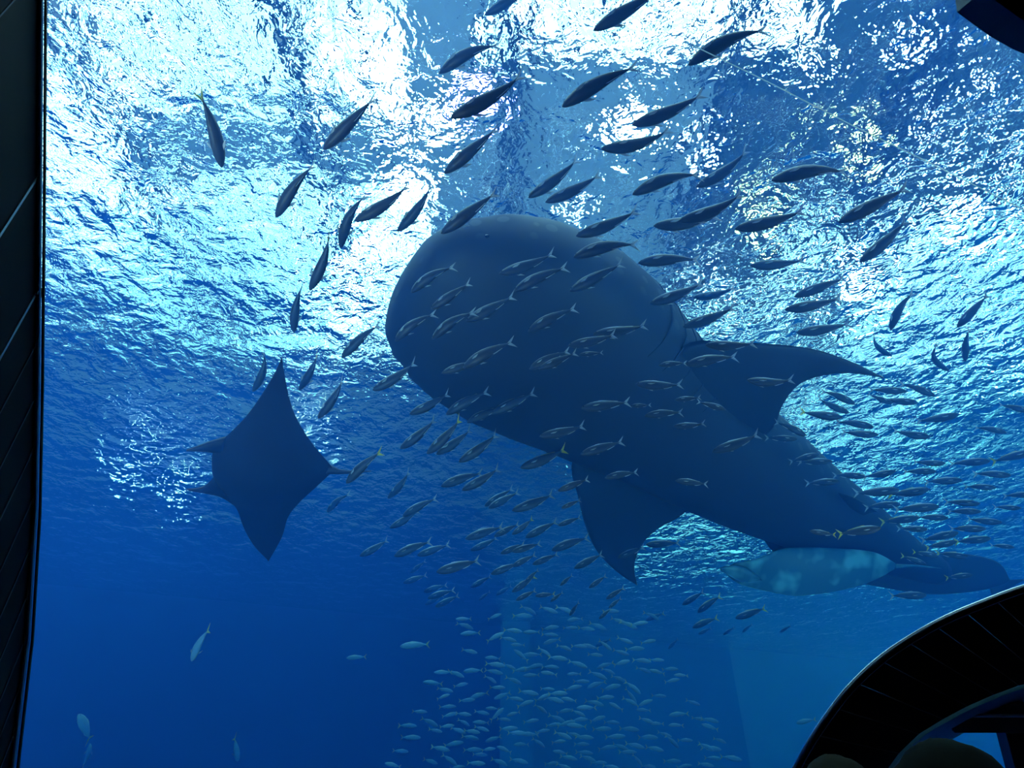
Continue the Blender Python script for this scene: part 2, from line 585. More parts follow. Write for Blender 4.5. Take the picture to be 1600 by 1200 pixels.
# bonded seam across the pane
seam = [at(1085, 72, 2.262), at(1200, 128, 2.262), at(1330, 195, 2.262), at(1460, 258, 2.262), at(1620, 338, 2.262)]
link('bonded_seam', mesh_from('bonded_seam', *tube_geo(seam, 0.0018, 6), M_BEAD), pane)
bpy.data.objects['bonded_seam']['label'] = 'thin pale bonded seam'

# dark corner of the room's overhead frame
tag(link('trim_3', mesh_from('trim_3', *slab_geo([at(1535, -14, 2.1), at(1562, 6, 2.1), at(1590, 26, 2.1), at(1625, 46, 2.1), at(1800, 120, 2.1), at(2100, 200, 2.1), at(2440, 250, 2.1), at(2440, -300, 2.1), at(1500, -300, 2.1)], FWD, 0.12), M_LIP)),
    'dark corner of the overhead window frame', 'trim', kind='structure')

# arched frame
DA = 1.95
outer = [(1206, 1275), (1222, 1235), (1240, 1200), (1262, 1160), (1290, 1118), (1325, 1073), (1370, 1030), (1420, 995), (1480, 962), (1540, 937), (1600, 915), (1690, 890), (1800, 868), (1940, 852), (2120, 846), (2320, 850), (2560, 866)]
inner = [(1335, 1290), (1365, 1235), (1393, 1192), (1420, 1160), (1450, 1137), (1480, 1120), (1508, 1105), (1559, 1083), (1600, 1069), (1690, 1050), (1800, 1034), (1940, 1024), (2120, 1020), (2320, 1024), (2560, 1036)]
arch = empty('arched_frame', at(1450, 1250, DA))
tag(arch, 'black arched frame of panels curving over the low side window', 'frame')
A0 = arch.location
NSEG = 30
oa = resample([at(x + 6, y + 10, DA) for x, y in outer], NSEG + 1)
ia = resample([at(x, y, DA) for x, y in inner], NSEG + 1)
for i in range(NSEG):
    q = [oa[i].lerp(oa[i + 1], 0.02), oa[i].lerp(oa[i + 1], 0.98), ia[i].lerp(ia[i + 1], 0.992), ia[i].lerp(ia[i + 1], 0.008)]
    link('panel', mesh_from('panel', *slab_geo([p - A0 for p in q], FWD, 0.012), M_PANEL), arch)
    if 0 < i:
        a, b = oa[i], ia[i]
        link('joint_strip', mesh_from('joint_strip', *tube_geo([a - A0 - FWD * 0.001, a.lerp(b, 0.5) - A0 - FWD * 0.001, b - A0 - FWD * 0.001], [0.0014, 0.0012, 0.0010], 6), M_SEAM), arch)
lipc = resample([at(x + 3, y + 5, DA) for x, y in outer], 80)
link('lip', mesh_from('lip', *tube_geo([p - A0 for p in lipc], 0.0105, 12), M_LIP, True), arch)
lipc = resample([at(x - 1, y, DA + 0.012) for x, y in outer], 80)
link('highlight_strip', mesh_from('highlight_strip', *tube_geo([p - A0 for p in lipc], 0.0035, 10), M_GLOSS, True), arch)  # bright strip added to carry the highlight along the lip
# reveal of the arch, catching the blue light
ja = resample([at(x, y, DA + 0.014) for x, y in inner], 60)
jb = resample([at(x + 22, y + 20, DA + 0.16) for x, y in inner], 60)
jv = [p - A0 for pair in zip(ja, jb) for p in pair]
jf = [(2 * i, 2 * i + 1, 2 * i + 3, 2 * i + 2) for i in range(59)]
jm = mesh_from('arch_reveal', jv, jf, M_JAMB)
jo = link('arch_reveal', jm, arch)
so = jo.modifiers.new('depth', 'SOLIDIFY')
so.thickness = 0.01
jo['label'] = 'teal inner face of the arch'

# transom with bright rail inside the arch
tr = empty('transom', at(1560, 1135, 2.02))
tag(tr, 'black transom bar with a bright rail inside the arch', 'beam')
T0 = tr.location
link('beam', mesh_from('beam', *slab_geo([p - T0 for p in (at(1487, 1138, 2.02), at(1515, 1122, 2.02), at(2500, 1122, 2.02), at(2500, 1145, 2.02), at(1492, 1145, 2.02))], FWD, 0.05), M_DARK), tr)
link('rail', mesh_from('rail', *tube_geo([at(1516, 1118, 2.02) - T0, at(2500, 1118, 2.02) - T0], 0.0045, 10), M_TRIM, True), tr)
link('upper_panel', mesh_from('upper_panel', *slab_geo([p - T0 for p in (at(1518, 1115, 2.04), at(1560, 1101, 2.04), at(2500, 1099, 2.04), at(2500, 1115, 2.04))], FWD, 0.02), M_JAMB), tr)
tag(link('post', mesh_from('post', *slab_geo([at(1572, 1146, 2.03), at(1700, 1146, 2.03), at(1700, 1300, 2.03), at(1612, 1300, 2.03)], FWD, 0.05), M_LIP)),
    'dark slanting post under the transom bar', 'post')


def person(name, label, head, s, hair_col, shirt):
    """A standing visitor whose head centre is at HEAD."""
    root = empty('person', (head.x, head.y, FLOOR_Z))
    tag(root, label, 'person', 'visitors in front of the pane')
    h = head.z - FLOOR_Z
    J = {'pelvis': (0, 0, h * .55), 'belly': (0, 0, h * .66), 'chest': (0, -.01, h * .80), 'neck': (0, 0, h * .895), 'skull': (0, .01, h * .96), 'crown': (0, .012, h * 1.01),
         'ls': (-.17, 0, h * .84), 'le': (-.22, .02, h * .66), 'lw': (-.21, .1, h * .52), 'lh': (-.20, .13, h * .47),
         'rs': (.17, 0, h * .84), 're': (.22, .02, h * .66), 'rw': (.21, .1, h * .52), 'rh': (.20, .13, h * .47),
         'lk': (-.09, 0, h * .28), 'la': (-.09, -.02, .07), 'lt': (-.1, .12, .035), 'lhip': (-.09, 0, h * .5),
         'rk': (.09, 0, h * .28), 'ra': (.09, -.02, .07), 'rt': (.1, .12, .035), 'rhip': (.09, 0, h * .5)}
    Rr = {'pelvis': .13, 'belly': .125, 'chest': .14, 'neck': .055, 'skull': .075, 'crown': .07, 'ls': .065, 'le': .045, 'lw': .03, 'lh': .03, 'rs': .065, 're': .045, 'rw': .03, 'rh': .03,
          'lk': .06, 'la': .04, 'lt': .035, 'lhip': .085, 'rk': .06, 'ra': .04, 'rt': .035, 'rhip': .085}
    E_ = [('pelvis', 'belly'), ('belly', 'chest'), ('chest', 'neck'), ('neck', 'skull'), ('skull', 'crown'), ('chest', 'ls'), ('ls', 'le'), ('le', 'lw'), ('lw', 'lh'),
          ('chest', 'rs'), ('rs', 're'), ('re', 'rw'), ('rw', 'rh'), ('pelvis', 'lhip'), ('lhip', 'lk'), ('lk', 'la'), ('la', 'lt'), ('pelvis', 'rhip'), ('rhip', 'rk'), ('rk', 'ra'), ('ra', 'rt')]
    keys = list(J)
    me = bpy.data.meshes.new('body')
    me.from_pydata([J[k] for k in keys], [(keys.index(a), keys.index(b)) for a, b in E_], [])
    o = link('body', me, root)
    sk = o.modifiers.new('skin', 'SKIN')
    for i, k in enumerate(keys):
        sv_ = me.skin_vertices[0].data[i]
        sv_.radius = (Rr[k] * s, Rr[k] * s * (0.72 if k in ('pelvis', 'belly', 'chest') else 1.0))
        sv_.use_root = k == 'pelvis'
    o.modifiers.new('smooth', 'SUBSURF').levels = 2
    o.modifiers['smooth'].render_levels = 2
    dg = bpy.context.evaluated_depsgraph_get()
    nm = bpy.data.meshes.new_from_object(o.evaluated_get(dg))
    o.modifiers.clear()
    o.data = nm
    nm.materials.clear()
    for m in (shirt, M_SKIN, M_DARK):
        nm.materials.append(m)
    for p in nm.polygons:
        p.use_smooth = True
        z = p.center.z
        p.material_index = 1 if z > h * .885 or (abs(p.center.x) > .15 and z < h * .56) else 2 if z < h * .55 else 0
    # hair: a cap with strands of relief
    hv, hf = [], []
    NA, NB = 28, 14
    for j in range(NB + 1):
        th = math.pi * 0.62 * j / NB
        for k in range(NA):
            ph = 2 * math.pi * k / NA
            d = Vector((math.sin(th) * math.cos(ph), math.sin(th) * math.sin(ph), math.cos(th)))
            r = 1 + 0.05 * noise.noise(d * 5 + Vector((h, 0, 0))) + 0.03 * noise.noise(d * 14)
            hv.append(Vector((d.x * .088 * r, d.y * .10 * r, d.z * .098 * r)) * s + Vector((0, .0, h)))
    for j in range(NB):
        hf += [(j * NA + k, j * NA + (k + 1) % NA, (j + 1) * NA + (k + 1) % NA, (j + 1) * NA + k) for k in range(NA)]
    link('hair', mesh_from('hair', hv, hf, hair_col, True), root)
    return root


person('person', 'visitor with dark hair whose head shows under the transom bar', at(1497, 1270, 1.08), 1.0, M_HAIR, M_SHIRT)
person('person', 'visitor with brown hair whose crown shows before the arched frame', at(1313, 1252, 1.72), 1.0, M_HAIR2, M_SHIRT)
# ------------------------------------------------------------------ whale shark
def shark_skin(name, back, belly, spots):
    m, nt, b, out = new_mat(name)
    geo = nt.nodes.new('ShaderNodeNewGeometry')
    sep = nt.nodes.new('ShaderNodeSeparateXYZ')
    nt.links.new(geo.outputs['Normal'], sep.inputs[0])
    rm = nt.nodes.new('ShaderNodeMapRange')
    rm.inputs['From Min'].default_value = -0.35
    rm.inputs['From Max'].default_value = 0.15
    nt.links.new(sep.outputs['Z'], rm.inputs['Value'])
    mx = nt.nodes.new('ShaderNodeMix')
    mx.data_type = 'RGBA'
    mx.inputs['A'].default_value = (*belly, 1)
    mx.inputs['B'].default_value = (*back, 1)
    nt.links.new(rm.outputs[0], mx.inputs['Factor'])
    res = mx.outputs['Result']
    if spots:
        tc = nt.nodes.new('ShaderNodeTexCoord')
        vo = nt.nodes.new('ShaderNodeTexVoronoi')
        vo.inputs['Scale'].default_value = 5.5
        vo.inputs['Randomness'].default_value = 0.55
        nt.links.new(tc.outputs['Object'], vo.inputs['Vector'])
        cr = nt.nodes.new('ShaderNodeMapRange')
        cr.inputs['From Min'].default_value = 0.30
        cr.inputs['From Max'].default_value = 0.24
        nt.links.new(vo.outputs['Distance'], cr.inputs['Value'])
        mu = nt.nodes.new('ShaderNodeMath')
        mu.operation = 'MULTIPLY'
        nt.links.new(cr.outputs[0], mu.inputs[0])
        nt.links.new(rm.outputs[0], mu.inputs[1])
        m2 = nt.nodes.new('ShaderNodeMix')
        m2.data_type = 'RGBA'
        m2.inputs['B'].default_value = (0.11, 0.14, 0.165, 1)
        nt.links.new(mu.outputs[0], m2.inputs['Factor'])
        nt.links.new(res, m2.inputs['A'])
        res = m2.outputs['Result']
    nt.links.new(res, b.inputs['Base Color'])
    b.inputs['Roughness'].default_value = 0.55
    return m


M_SHARK = shark_skin('spotted_grey_shark_skin', (0.05, 0.07, 0.09), (0.05, 0.06, 0.08), True)
M_FIN = shark_skin('grey_shark_fin', (0.05, 0.07, 0.09), (0.05, 0.065, 0.085), False)
M_MANTA = shark_skin('manta_skin', (0.02, 0.02, 0.025), (0.03, 0.03, 0.04), False)
M_PALE = plain('caustic_mottled_ray_skin', (0.10, 0.26, 0.30), 0.4, scale=3.5)
_r = [n_ for n_ in M_PALE.node_tree.nodes if n_.type == 'MIX'][0]  # noise mottle painted in place of caustic light on the ray
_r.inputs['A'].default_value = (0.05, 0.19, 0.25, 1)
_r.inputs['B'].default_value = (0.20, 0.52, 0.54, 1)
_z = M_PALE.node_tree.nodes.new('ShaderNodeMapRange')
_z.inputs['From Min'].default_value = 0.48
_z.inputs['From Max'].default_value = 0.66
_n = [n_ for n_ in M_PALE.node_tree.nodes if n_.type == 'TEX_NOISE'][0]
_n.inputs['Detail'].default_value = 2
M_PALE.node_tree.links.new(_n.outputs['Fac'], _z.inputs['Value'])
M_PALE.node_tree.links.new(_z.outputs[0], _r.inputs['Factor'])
M_EYE = plain('dark_wet_eye', (0.01, 0.01, 0.012), 0.15)

ZW = 6.0
SPINE = [(624, 446, 5.92), (694, 468, 5.95), (780, 502, 5.98), (885, 558, 6.0), (990, 625, 6.0), (1110, 702, 5.98), (1235, 778, 5.92), (1345, 838, 5.85), (1425, 876, 5.8), (1470, 895, 5.78)]
SECT = [(0.0, .12, .08), (.004, .34, .16), (.012, .54, .26), (.03, .76, .38), (.06, .95, .50), (.10, 1.08, .60), (.16, 1.14, .68), (.22, 1.08, .71), (.30, .93, .72), (.38, .82, .70), (.46, .77, .68), (.56, .70, .62), (.67, .58, .53), (.78, .47, .42), (.88, .31, .31), (.95, .22, .23), (1.0, .16, .18)]
NS, NR = 72, 40
path = resample([atz(x, y, z) for x, y, z in SPINE], NS)
shark = empty('whale_shark', path[24].copy())
tag(shark, 'huge dark whale shark seen from below amid the fish school', 'shark')
S0 = shark.location.copy()


def sect(u):
    for (a, wa, ha), (b, wb, hb) in zip(SECT, SECT[1:]):
        if a <= u <= b:
            t = (u - a) / (b - a)
            return wa + (wb - wa) * t, ha + (hb - ha) * t
    return SECT[-1][1:]


def frame(i):
    T = (path[min(i + 1, NS - 1)] - path[max(i - 1, 0)]).normalized()
    Lh = T.cross(Vector((0, 0, 1))).normalized()
    return T, Lh, Lh.cross(T)


# nonuniform rows: more of them at the snout
us = [(k / (NS - 1)) ** 1.8 for k in range(NS)]
bv, bf = [], []
for u in us:
    x = u * (NS - 1)
    i = min(int(x), NS - 2)
    c = path[i].lerp(path[i + 1], x - i)
    T, Lh, Uv = frame(i)
    w, h = sect(u)
    for k in range(NR):
        a = 2 * math.pi * k / NR
        ca, sa = math.cos(a), math.sin(a)
        e = 0.86
        px = math.copysign(abs(ca) ** e, ca) * w
        pz = math.copysign(abs(sa) ** e, sa) * h * (1.0 if sa > 0 else 0.92)
        rid = 0.03 * h * math.exp(-((a - 0.9) / 0.08) ** 2) + 0.03 * h * math.exp(-((a - math.pi + 0.9) / 0.08) ** 2) if u > .2 else 0
        bv.append(c + Lh * px + Uv * (pz + rid) - S0)
for j in range(NS - 1):
    bf += [(j * NR + k, j * NR + (k + 1) % NR, (j + 1) * NR + (k + 1) % NR, (j + 1) * NR + k) for k in range(NR)]
bf += [tuple(range(NR)), tuple(range((NS - 1) * NR, NS * NR))]
link('body', mesh_from('body', bv, bf, M_SHARK, True), shark)


def fin(name, lead, trail, thick, parent, origin, mat, n=22, m=8, normal=(0, 0, 1), lift=None):
    v, f = wing_geo(lead, trail, thick, n, m, normal, lift)
    return link(name, mesh_from(name, [p - origin for p in v], f, mat, True), parent)


def zs(pts, z0, z1):
    k = len(pts) - 1
    return [atz(x, y, z0 + (z1 - z0) * i / k) for i, (x, y) in enumerate(pts)]


fin('pectoral_fin', zs([(1035, 560), (1085, 533), (1140, 535), (1200, 537), (1270, 545), (1330, 565), (1381, 590)], 5.75, 5.6),
    zs([(1150, 720), (1205, 672), (1222, 635), (1245, 603), (1280, 588), (1325, 583), (1381, 590)], 5.75, 5.6), lambda t: 0.11 * (1 - t) + 0.012, shark, S0, M_FIN)
fin('pectoral_fin', zs([(900, 690), (893, 735), (903, 775), (914, 820), (932, 860), (962, 892), (996, 914)], 5.7, 5.2),
    zs([(1110, 760), (1065, 805), (1035, 822), (1010, 842), (996, 865), (991, 890), (996, 914)], 5.7, 5.2), lambda t: 0.11 * (1 - t) + 0.012, shark, S0, M_FIN)
fin('pelvic_fin', zs([(1190, 838), (1208, 862), (1243, 884)], 5.6, 5.35), zs([(1240, 850), (1240, 866), (1243, 884)], 5.6, 5.35), lambda t: 0.05 * (1 - t) + 0.008, shark, S0, M_FIN, 10, 6)
fin('pelvic_fin', zs([(1310, 770), (1335, 778), (1372, 800)], 5.7, 5.6), zs([(1345, 808), (1358, 802), (1372, 800)], 5.7, 5.6), lambda t: 0.05 * (1 - t) + 0.008, shark, S0, M_FIN, 10, 6)
# dorsal fins stand up from the back
for i0, hgt, ln in ((40, .85, .9), (54, .4, .5)):
    c = path[i0]
    T, Lh, Uv = frame(i0)
    w, h = sect(i0 / (NS - 1))
    b0_ = c + Uv * (h * 0.85)
    fin('dorsal_fin', [b0_ - T * ln * .5, b0_ - T * ln * .1 + Uv * hgt * .6, b0_ + T * ln * .35 + Uv * hgt],
        [b0_ + T * ln * .55, b0_ + T * ln * .42 + Uv * hgt * .5, b0_ + T * ln * .45 + Uv * hgt], lambda t: 0.08 * (1 - t) + 0.01, shark, S0, M_FIN, 12, 6, Lh)


def dep(pts, d0, d1):
    k = len(pts) - 1
    return [at(x, y, d0 + (d1 - d0) * i / k) for i, (x, y) in enumerate(pts)]


VD = ray(1460, 890).normalized()
fin('caudal_fin', dep([(1352, 913), (1385, 897), (1415, 880), (1447, 868), (1490, 864), (1540, 871), (1566, 884), (1578, 907)], 9.75, 10.5),
    dep([(1352, 913), (1395, 921), (1430, 927), (1465, 929), (1500, 927), (1540, 921), (1565, 915), (1578, 907)], 9.75, 10.5), lambda t: 0.09 * math.sin(math.pi * min(max(t, .02), .98)) + 0.01, shark, S0, M_FIN, 30, 8, VD)
fin('tail_tip', dep([(1545, 914), (1560, 907), (1602, 905)], 10.4, 10.8), dep([(1550, 932), (1565, 926), (1602, 905)], 10.4, 10.8), lambda t: 0.03, shark, S0, M_FIN, 12, 6, VD)
# gill slits on the flank facing the far fin and mouth line under the snout
for g in range(5):
    i = 15 + 2 * g
    T, Lh, Uv = frame(i)
    w, h = sect(i / (NS - 1))
    for sgn in (1, -1):
        pts = []
        for k in range(7):
            a = -0.75 + 1.1 * k / 6
            a = a if sgn > 0 else math.pi - a
            ca, sa = math.cos(a), math.sin(a)
            pts.append(path[i] + Lh * (math.copysign(abs(ca) ** .86, ca) * w * 1.0) + Uv * (math.copysign(abs(sa) ** .86, sa) * h * (1 if sa > 0 else .92)) + T * (0.10 * math.sin(k / 6 * 3.1)) - S0)
        link('gill_slit', mesh_from('gill_slit', *tube_geo(pts, [.003, .006, .008, .008, .008, .006, .003], 6), M_FIN, True), shark)
T, Lh, Uv = frame(1)
w, h = sect(.02)
pts = [path[1] + Lh * (w * 1.02 * math.sin(a)) + T * (0.22 - 0.25 * math.cos(a)) - Uv * (h * .35) - S0 for a in [(-1.35 + 2.7 * k / 12) for k in range(13)]]
link('mouth_line', mesh_from('mouth_line', *tube_geo(pts, [.006] + [.022] * 11 + [.006], 8), M_EYE, True), shark)
for sgn in (1, -1):
    T, Lh, Uv = frame(3)
    w, h = sect(3 / (NS - 1))
    me = bpy.data.meshes.new('eye')
    bm = bmesh.new()
    bmesh.ops.create_uvsphere(bm, u_segments=14, v_segments=8, radius=0.03)
    bm.to_mesh(me)
    bm.free()
    me.materials.append(M_EYE)
    o = link('eye', me, shark)
    o.location = path[3] + Lh * (sgn * w * .97) - Uv * 0.06 - S0

# ------------------------------------------------------------------ manta ray
ZM = 5.3
lead_m = [(440, 558), (428, 585), (408, 618), (385, 650), (362, 674), (345, 690), (333, 706), (331, 724), (334, 742), (352, 770), (370, 795), (381, 825), (398, 854), (420, 876)]
trail_m = [(440, 558), (446, 592), (452, 622), (464, 655), (483, 686), (502, 710), (516, 726), (520, 735), (513, 743), (495, 760), (468, 785), (450, 808), (440, 840), (420, 876)]


def mz(i, n_):
    t = abs(2 * i / (n_ - 1) - 1)
    return ZM + 0.10 * t ** 2 - 0.35 * max(0, t - .75)


manta = empty('manta_ray', atz(420, 725, ZM))
tag(manta, 'dark manta ray gliding beside the whale shark with spread wings', 'ray')
M0 = manta.location.copy()
L_ = [atz(x, y, mz(i, len(lead_m))) for i, (x, y) in enumerate(lead_m)]
R_ = [atz(x, y, mz(i, len(trail_m))) for i, (x, y) in enumerate(trail_m)]
fin('body', L_, R_, lambda t: 0.015 + 0.20 * math.exp(-((t - .5) / .17) ** 2), manta, M0, M_MANTA, 60, 18)
for lead_c, trail_c in (([(352, 684), (330, 690), (310, 697), (291, 704)], [(348, 712), (334, 708), (315, 706), (291, 704)]),
                        ([(338, 738), (328, 752), (314, 762), (291, 765)], [(366, 790), (345, 777), (320, 771), (291, 765)])):
    fin('cephalic_fin', zs(lead_c, ZM, ZM - .12), zs(trail_c, ZM, ZM - .12), lambda t: 0.06 * (1 - t) + 0.015, manta, M0, M_MANTA, 14, 6)
tl = [atz(512, 733, ZM), atz(530, 737, ZM), atz(552, 738, ZM - .05), atz(580, 736, ZM - .1)]
link('tail', mesh_from('tail', *tube_geo([p - M0 for p in tl], [.05, .025, .014, .005], 8), M_MANTA, True), manta)
for q in ((341, 700), (343, 752)):
    me = bpy.data.meshes.new('eye')
    bm = bmesh.new()
    bmesh.ops.create_uvsphere(bm, u_segments=10, v_segments=6, radius=0.03)
    bm.to_mesh(me)
    bm.free()
    me.materials.append(M_EYE)
    link('eye', me, manta).location = atz(*q, ZM) - M0

# ------------------------------------------------------------------ pale ray below the shark's tail
pale = empty('pale_ray', at(1270, 895, 8.3))
tag(pale, 'pale turquoise ray gliding under the whale shark tail', 'ray')
P0 = pale.location.copy()
vd = (ray(1270, 895).normalized() + Vector((0, 0, -.4))).normalized()
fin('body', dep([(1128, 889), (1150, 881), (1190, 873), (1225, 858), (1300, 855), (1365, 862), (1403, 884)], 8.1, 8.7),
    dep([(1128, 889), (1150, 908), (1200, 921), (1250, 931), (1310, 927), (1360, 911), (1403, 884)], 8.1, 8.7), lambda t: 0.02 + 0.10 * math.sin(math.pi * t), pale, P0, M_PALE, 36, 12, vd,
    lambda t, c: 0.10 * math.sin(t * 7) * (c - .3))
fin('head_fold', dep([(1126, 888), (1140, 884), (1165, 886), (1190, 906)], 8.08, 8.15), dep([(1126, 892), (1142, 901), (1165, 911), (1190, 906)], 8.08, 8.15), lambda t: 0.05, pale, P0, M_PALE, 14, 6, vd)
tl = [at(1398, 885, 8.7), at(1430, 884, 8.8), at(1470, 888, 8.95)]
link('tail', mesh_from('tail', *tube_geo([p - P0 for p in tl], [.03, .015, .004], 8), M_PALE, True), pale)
# ------------------------------------------------------------------ schooling fish
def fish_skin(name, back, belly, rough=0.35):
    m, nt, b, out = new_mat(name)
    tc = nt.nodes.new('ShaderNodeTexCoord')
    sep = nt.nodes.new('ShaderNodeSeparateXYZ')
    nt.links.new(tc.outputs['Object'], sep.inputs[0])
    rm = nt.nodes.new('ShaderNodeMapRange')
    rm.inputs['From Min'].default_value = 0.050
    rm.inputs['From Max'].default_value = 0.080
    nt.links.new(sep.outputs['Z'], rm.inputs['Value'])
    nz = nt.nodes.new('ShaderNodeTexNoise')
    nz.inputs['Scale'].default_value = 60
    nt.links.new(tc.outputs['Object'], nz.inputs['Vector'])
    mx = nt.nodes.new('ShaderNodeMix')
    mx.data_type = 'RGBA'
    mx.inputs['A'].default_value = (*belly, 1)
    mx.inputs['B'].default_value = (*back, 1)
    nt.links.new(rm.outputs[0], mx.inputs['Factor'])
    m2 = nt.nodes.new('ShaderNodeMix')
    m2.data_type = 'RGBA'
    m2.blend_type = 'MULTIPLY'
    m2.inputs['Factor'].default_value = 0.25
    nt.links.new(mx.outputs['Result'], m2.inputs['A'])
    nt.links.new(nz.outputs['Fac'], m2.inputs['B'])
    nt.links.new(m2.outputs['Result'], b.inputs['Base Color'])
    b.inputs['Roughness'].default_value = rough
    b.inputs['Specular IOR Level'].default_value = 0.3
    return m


M_FISH = fish_skin('slate_fish_skin_lit_back', (0.75, 0.82, 0.88), (0.065, 0.085, 0.115))  # near-white back paints the rim of light from above
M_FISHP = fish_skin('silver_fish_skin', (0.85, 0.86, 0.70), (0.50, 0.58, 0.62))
M_TAILD = plain('pale_tail_membrane', (0.40, 0.43, 0.46), 0.5)
M_TAILY = plain('yellow_tail_membrane', (0.85, 0.62, 0.06), 0.5)
M_FFIN = plain('pale_fin_membrane', (0.60, 0.64, 0.66), 0.5)

PROF = [(t_, h_ * 1.05, w_ * 1.05) for t_, h_, w_ in [(0.0, .004, .003), (.02, .024, .019), (.06, .050, .038), (.12, .074, .056), (.20, .094, .072), (.30, .106, .080), (.42, .105, .078), (.54, .090, .066), (.66, .066, .047), (.76, .042, .029), (.84, .021, .013), (.89, .015, .008)]]
NRG = 14


def spine(t, b):
    """Bent centre line of a fish of length 1: nose at +0.5, tail fork at -0.5."""
    y = 4 * b * (t ** 1.25) * (1 - t)
    dx = 1e-3
    y2 = 4 * b * ((t + dx) ** 1.25) * (1 - t - dx)
    tan = Vector((-1, (y2 - y) / dx, 0)).normalized()
    lat = Vector((0, 0, 1)).cross(tan)
    return Vector((0.5 - t, y, 0)), tan, lat


FISH_MESH = {}


def fish_meshes(b, kind):
    key = (b, kind)
    if key in FISH_MESH:
        return FISH_MESH[key]
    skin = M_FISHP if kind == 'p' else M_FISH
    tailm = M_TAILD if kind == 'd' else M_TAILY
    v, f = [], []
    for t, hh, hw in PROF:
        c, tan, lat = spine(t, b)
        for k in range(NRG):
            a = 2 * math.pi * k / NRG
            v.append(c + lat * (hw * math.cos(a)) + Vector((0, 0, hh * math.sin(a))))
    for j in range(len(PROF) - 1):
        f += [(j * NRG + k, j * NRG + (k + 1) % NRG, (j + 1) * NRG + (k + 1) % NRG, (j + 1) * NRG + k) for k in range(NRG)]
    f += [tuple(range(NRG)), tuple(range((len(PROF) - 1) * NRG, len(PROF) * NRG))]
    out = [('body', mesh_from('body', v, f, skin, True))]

    def P(t, z, dy=0.0):
        c, tan, lat = spine(min(t, 1.0), b)
        return c + Vector((0, 0, z)) + lat * dy - Vector((max(t - 1, 0), 0, 0))
    tv, tf = [], []
    _, _, lt = spine(.93, b)
    for s_ in (1, -1):
        gv, gf = wing_geo([P(.855, s_ * .017), P(.92, s_ * .075), P(1.0, s_ * .145)], [P(.918, 0), P(.945, s_ * .042), P(1.0, s_ * .145)], lambda t: 0.010 * (1 - t) + 0.004, 6, 3, lt)
        o_ = len(tv)
        tv += gv
        tf += [tuple(i + o_ for i in q) for q in gf]
    out.append(('tail_fin', mesh_from('tail_fin', tv, tf, tailm, True)))
    _, _, lt = spine(.5, b)
    gv, gf = wing_geo([P(.30, .095), P(.36, .135), P(.5, .118), P(.74, .065)], [P(.34, .098), P(.42, .10), P(.56, .082), P(.74, .046)], 0.004, 7, 3, lt)
    out.append(('dorsal_fin', mesh_from('dorsal_fin', gv, gf, M_FFIN if kind != 'y' else M_TAILY, True)))
    gv, gf = wing_geo([P(.56, -.075), P(.62, -.098), P(.76, -.052)], [P(.58, -.075), P(.66, -.06), P(.76, -.036)], 0.004, 5, 3, lt)
    out.append(('anal_fin', mesh_from('anal_fin', gv, gf, M_FFIN, True)))
    for s_ in (1, -1):
        gv, gf = wing_geo([P(.23, -.02, s_ * .066), P(.29, -.035, s_ * .115), P(.39, -.05, s_ * .135)], [P(.27, -.03, s_ * .066), P(.33, -.042, s_ * .085), P(.39, -.05, s_ * .135)], 0.004, 5, 3, (0, 0, 1))
        out.append(('pectoral_fin', mesh_from('pectoral_fin', gv, gf, M_FFIN, True)))
    for s_ in (1, -1):
        c, tan, lat = spine(.055, b)
        me = bpy.data.meshes.new('eye')
        bm = bmesh.new()
        bmesh.ops.create_uvsphere(bm, u_segments=8, v_segments=5, radius=0.013)
        bmesh.ops.translate(bm, verts=bm.verts, vec=c + lat * (s_ * .030) + Vector((0, 0, .012)))
        bm.to_mesh(me)
        bm.free()
        me.materials.append(M_EYE)
        out.append(('eye', me))
    FISH_MESH[key] = out
    return out


def shark_tree():
    from mathutils.bvhtree import BVHTree
    vv, ff = [], []
    for c in [o for o in COL.objects if o.parent is shark]:
        if c.name.split('.')[0] in ('gill_slit', 'eye', 'mouth_line'):
            continue
        k0 = len(vv)
        vv += [S0 + q.co for q in c.data.vertices]
        ff += [tuple(k0 + i for i in p.vertices) for p in c.data.polygons]
    return BVHTree.FromPolygons(vv, ff)


SHARK_BVH = shark_tree()
PLACED = []


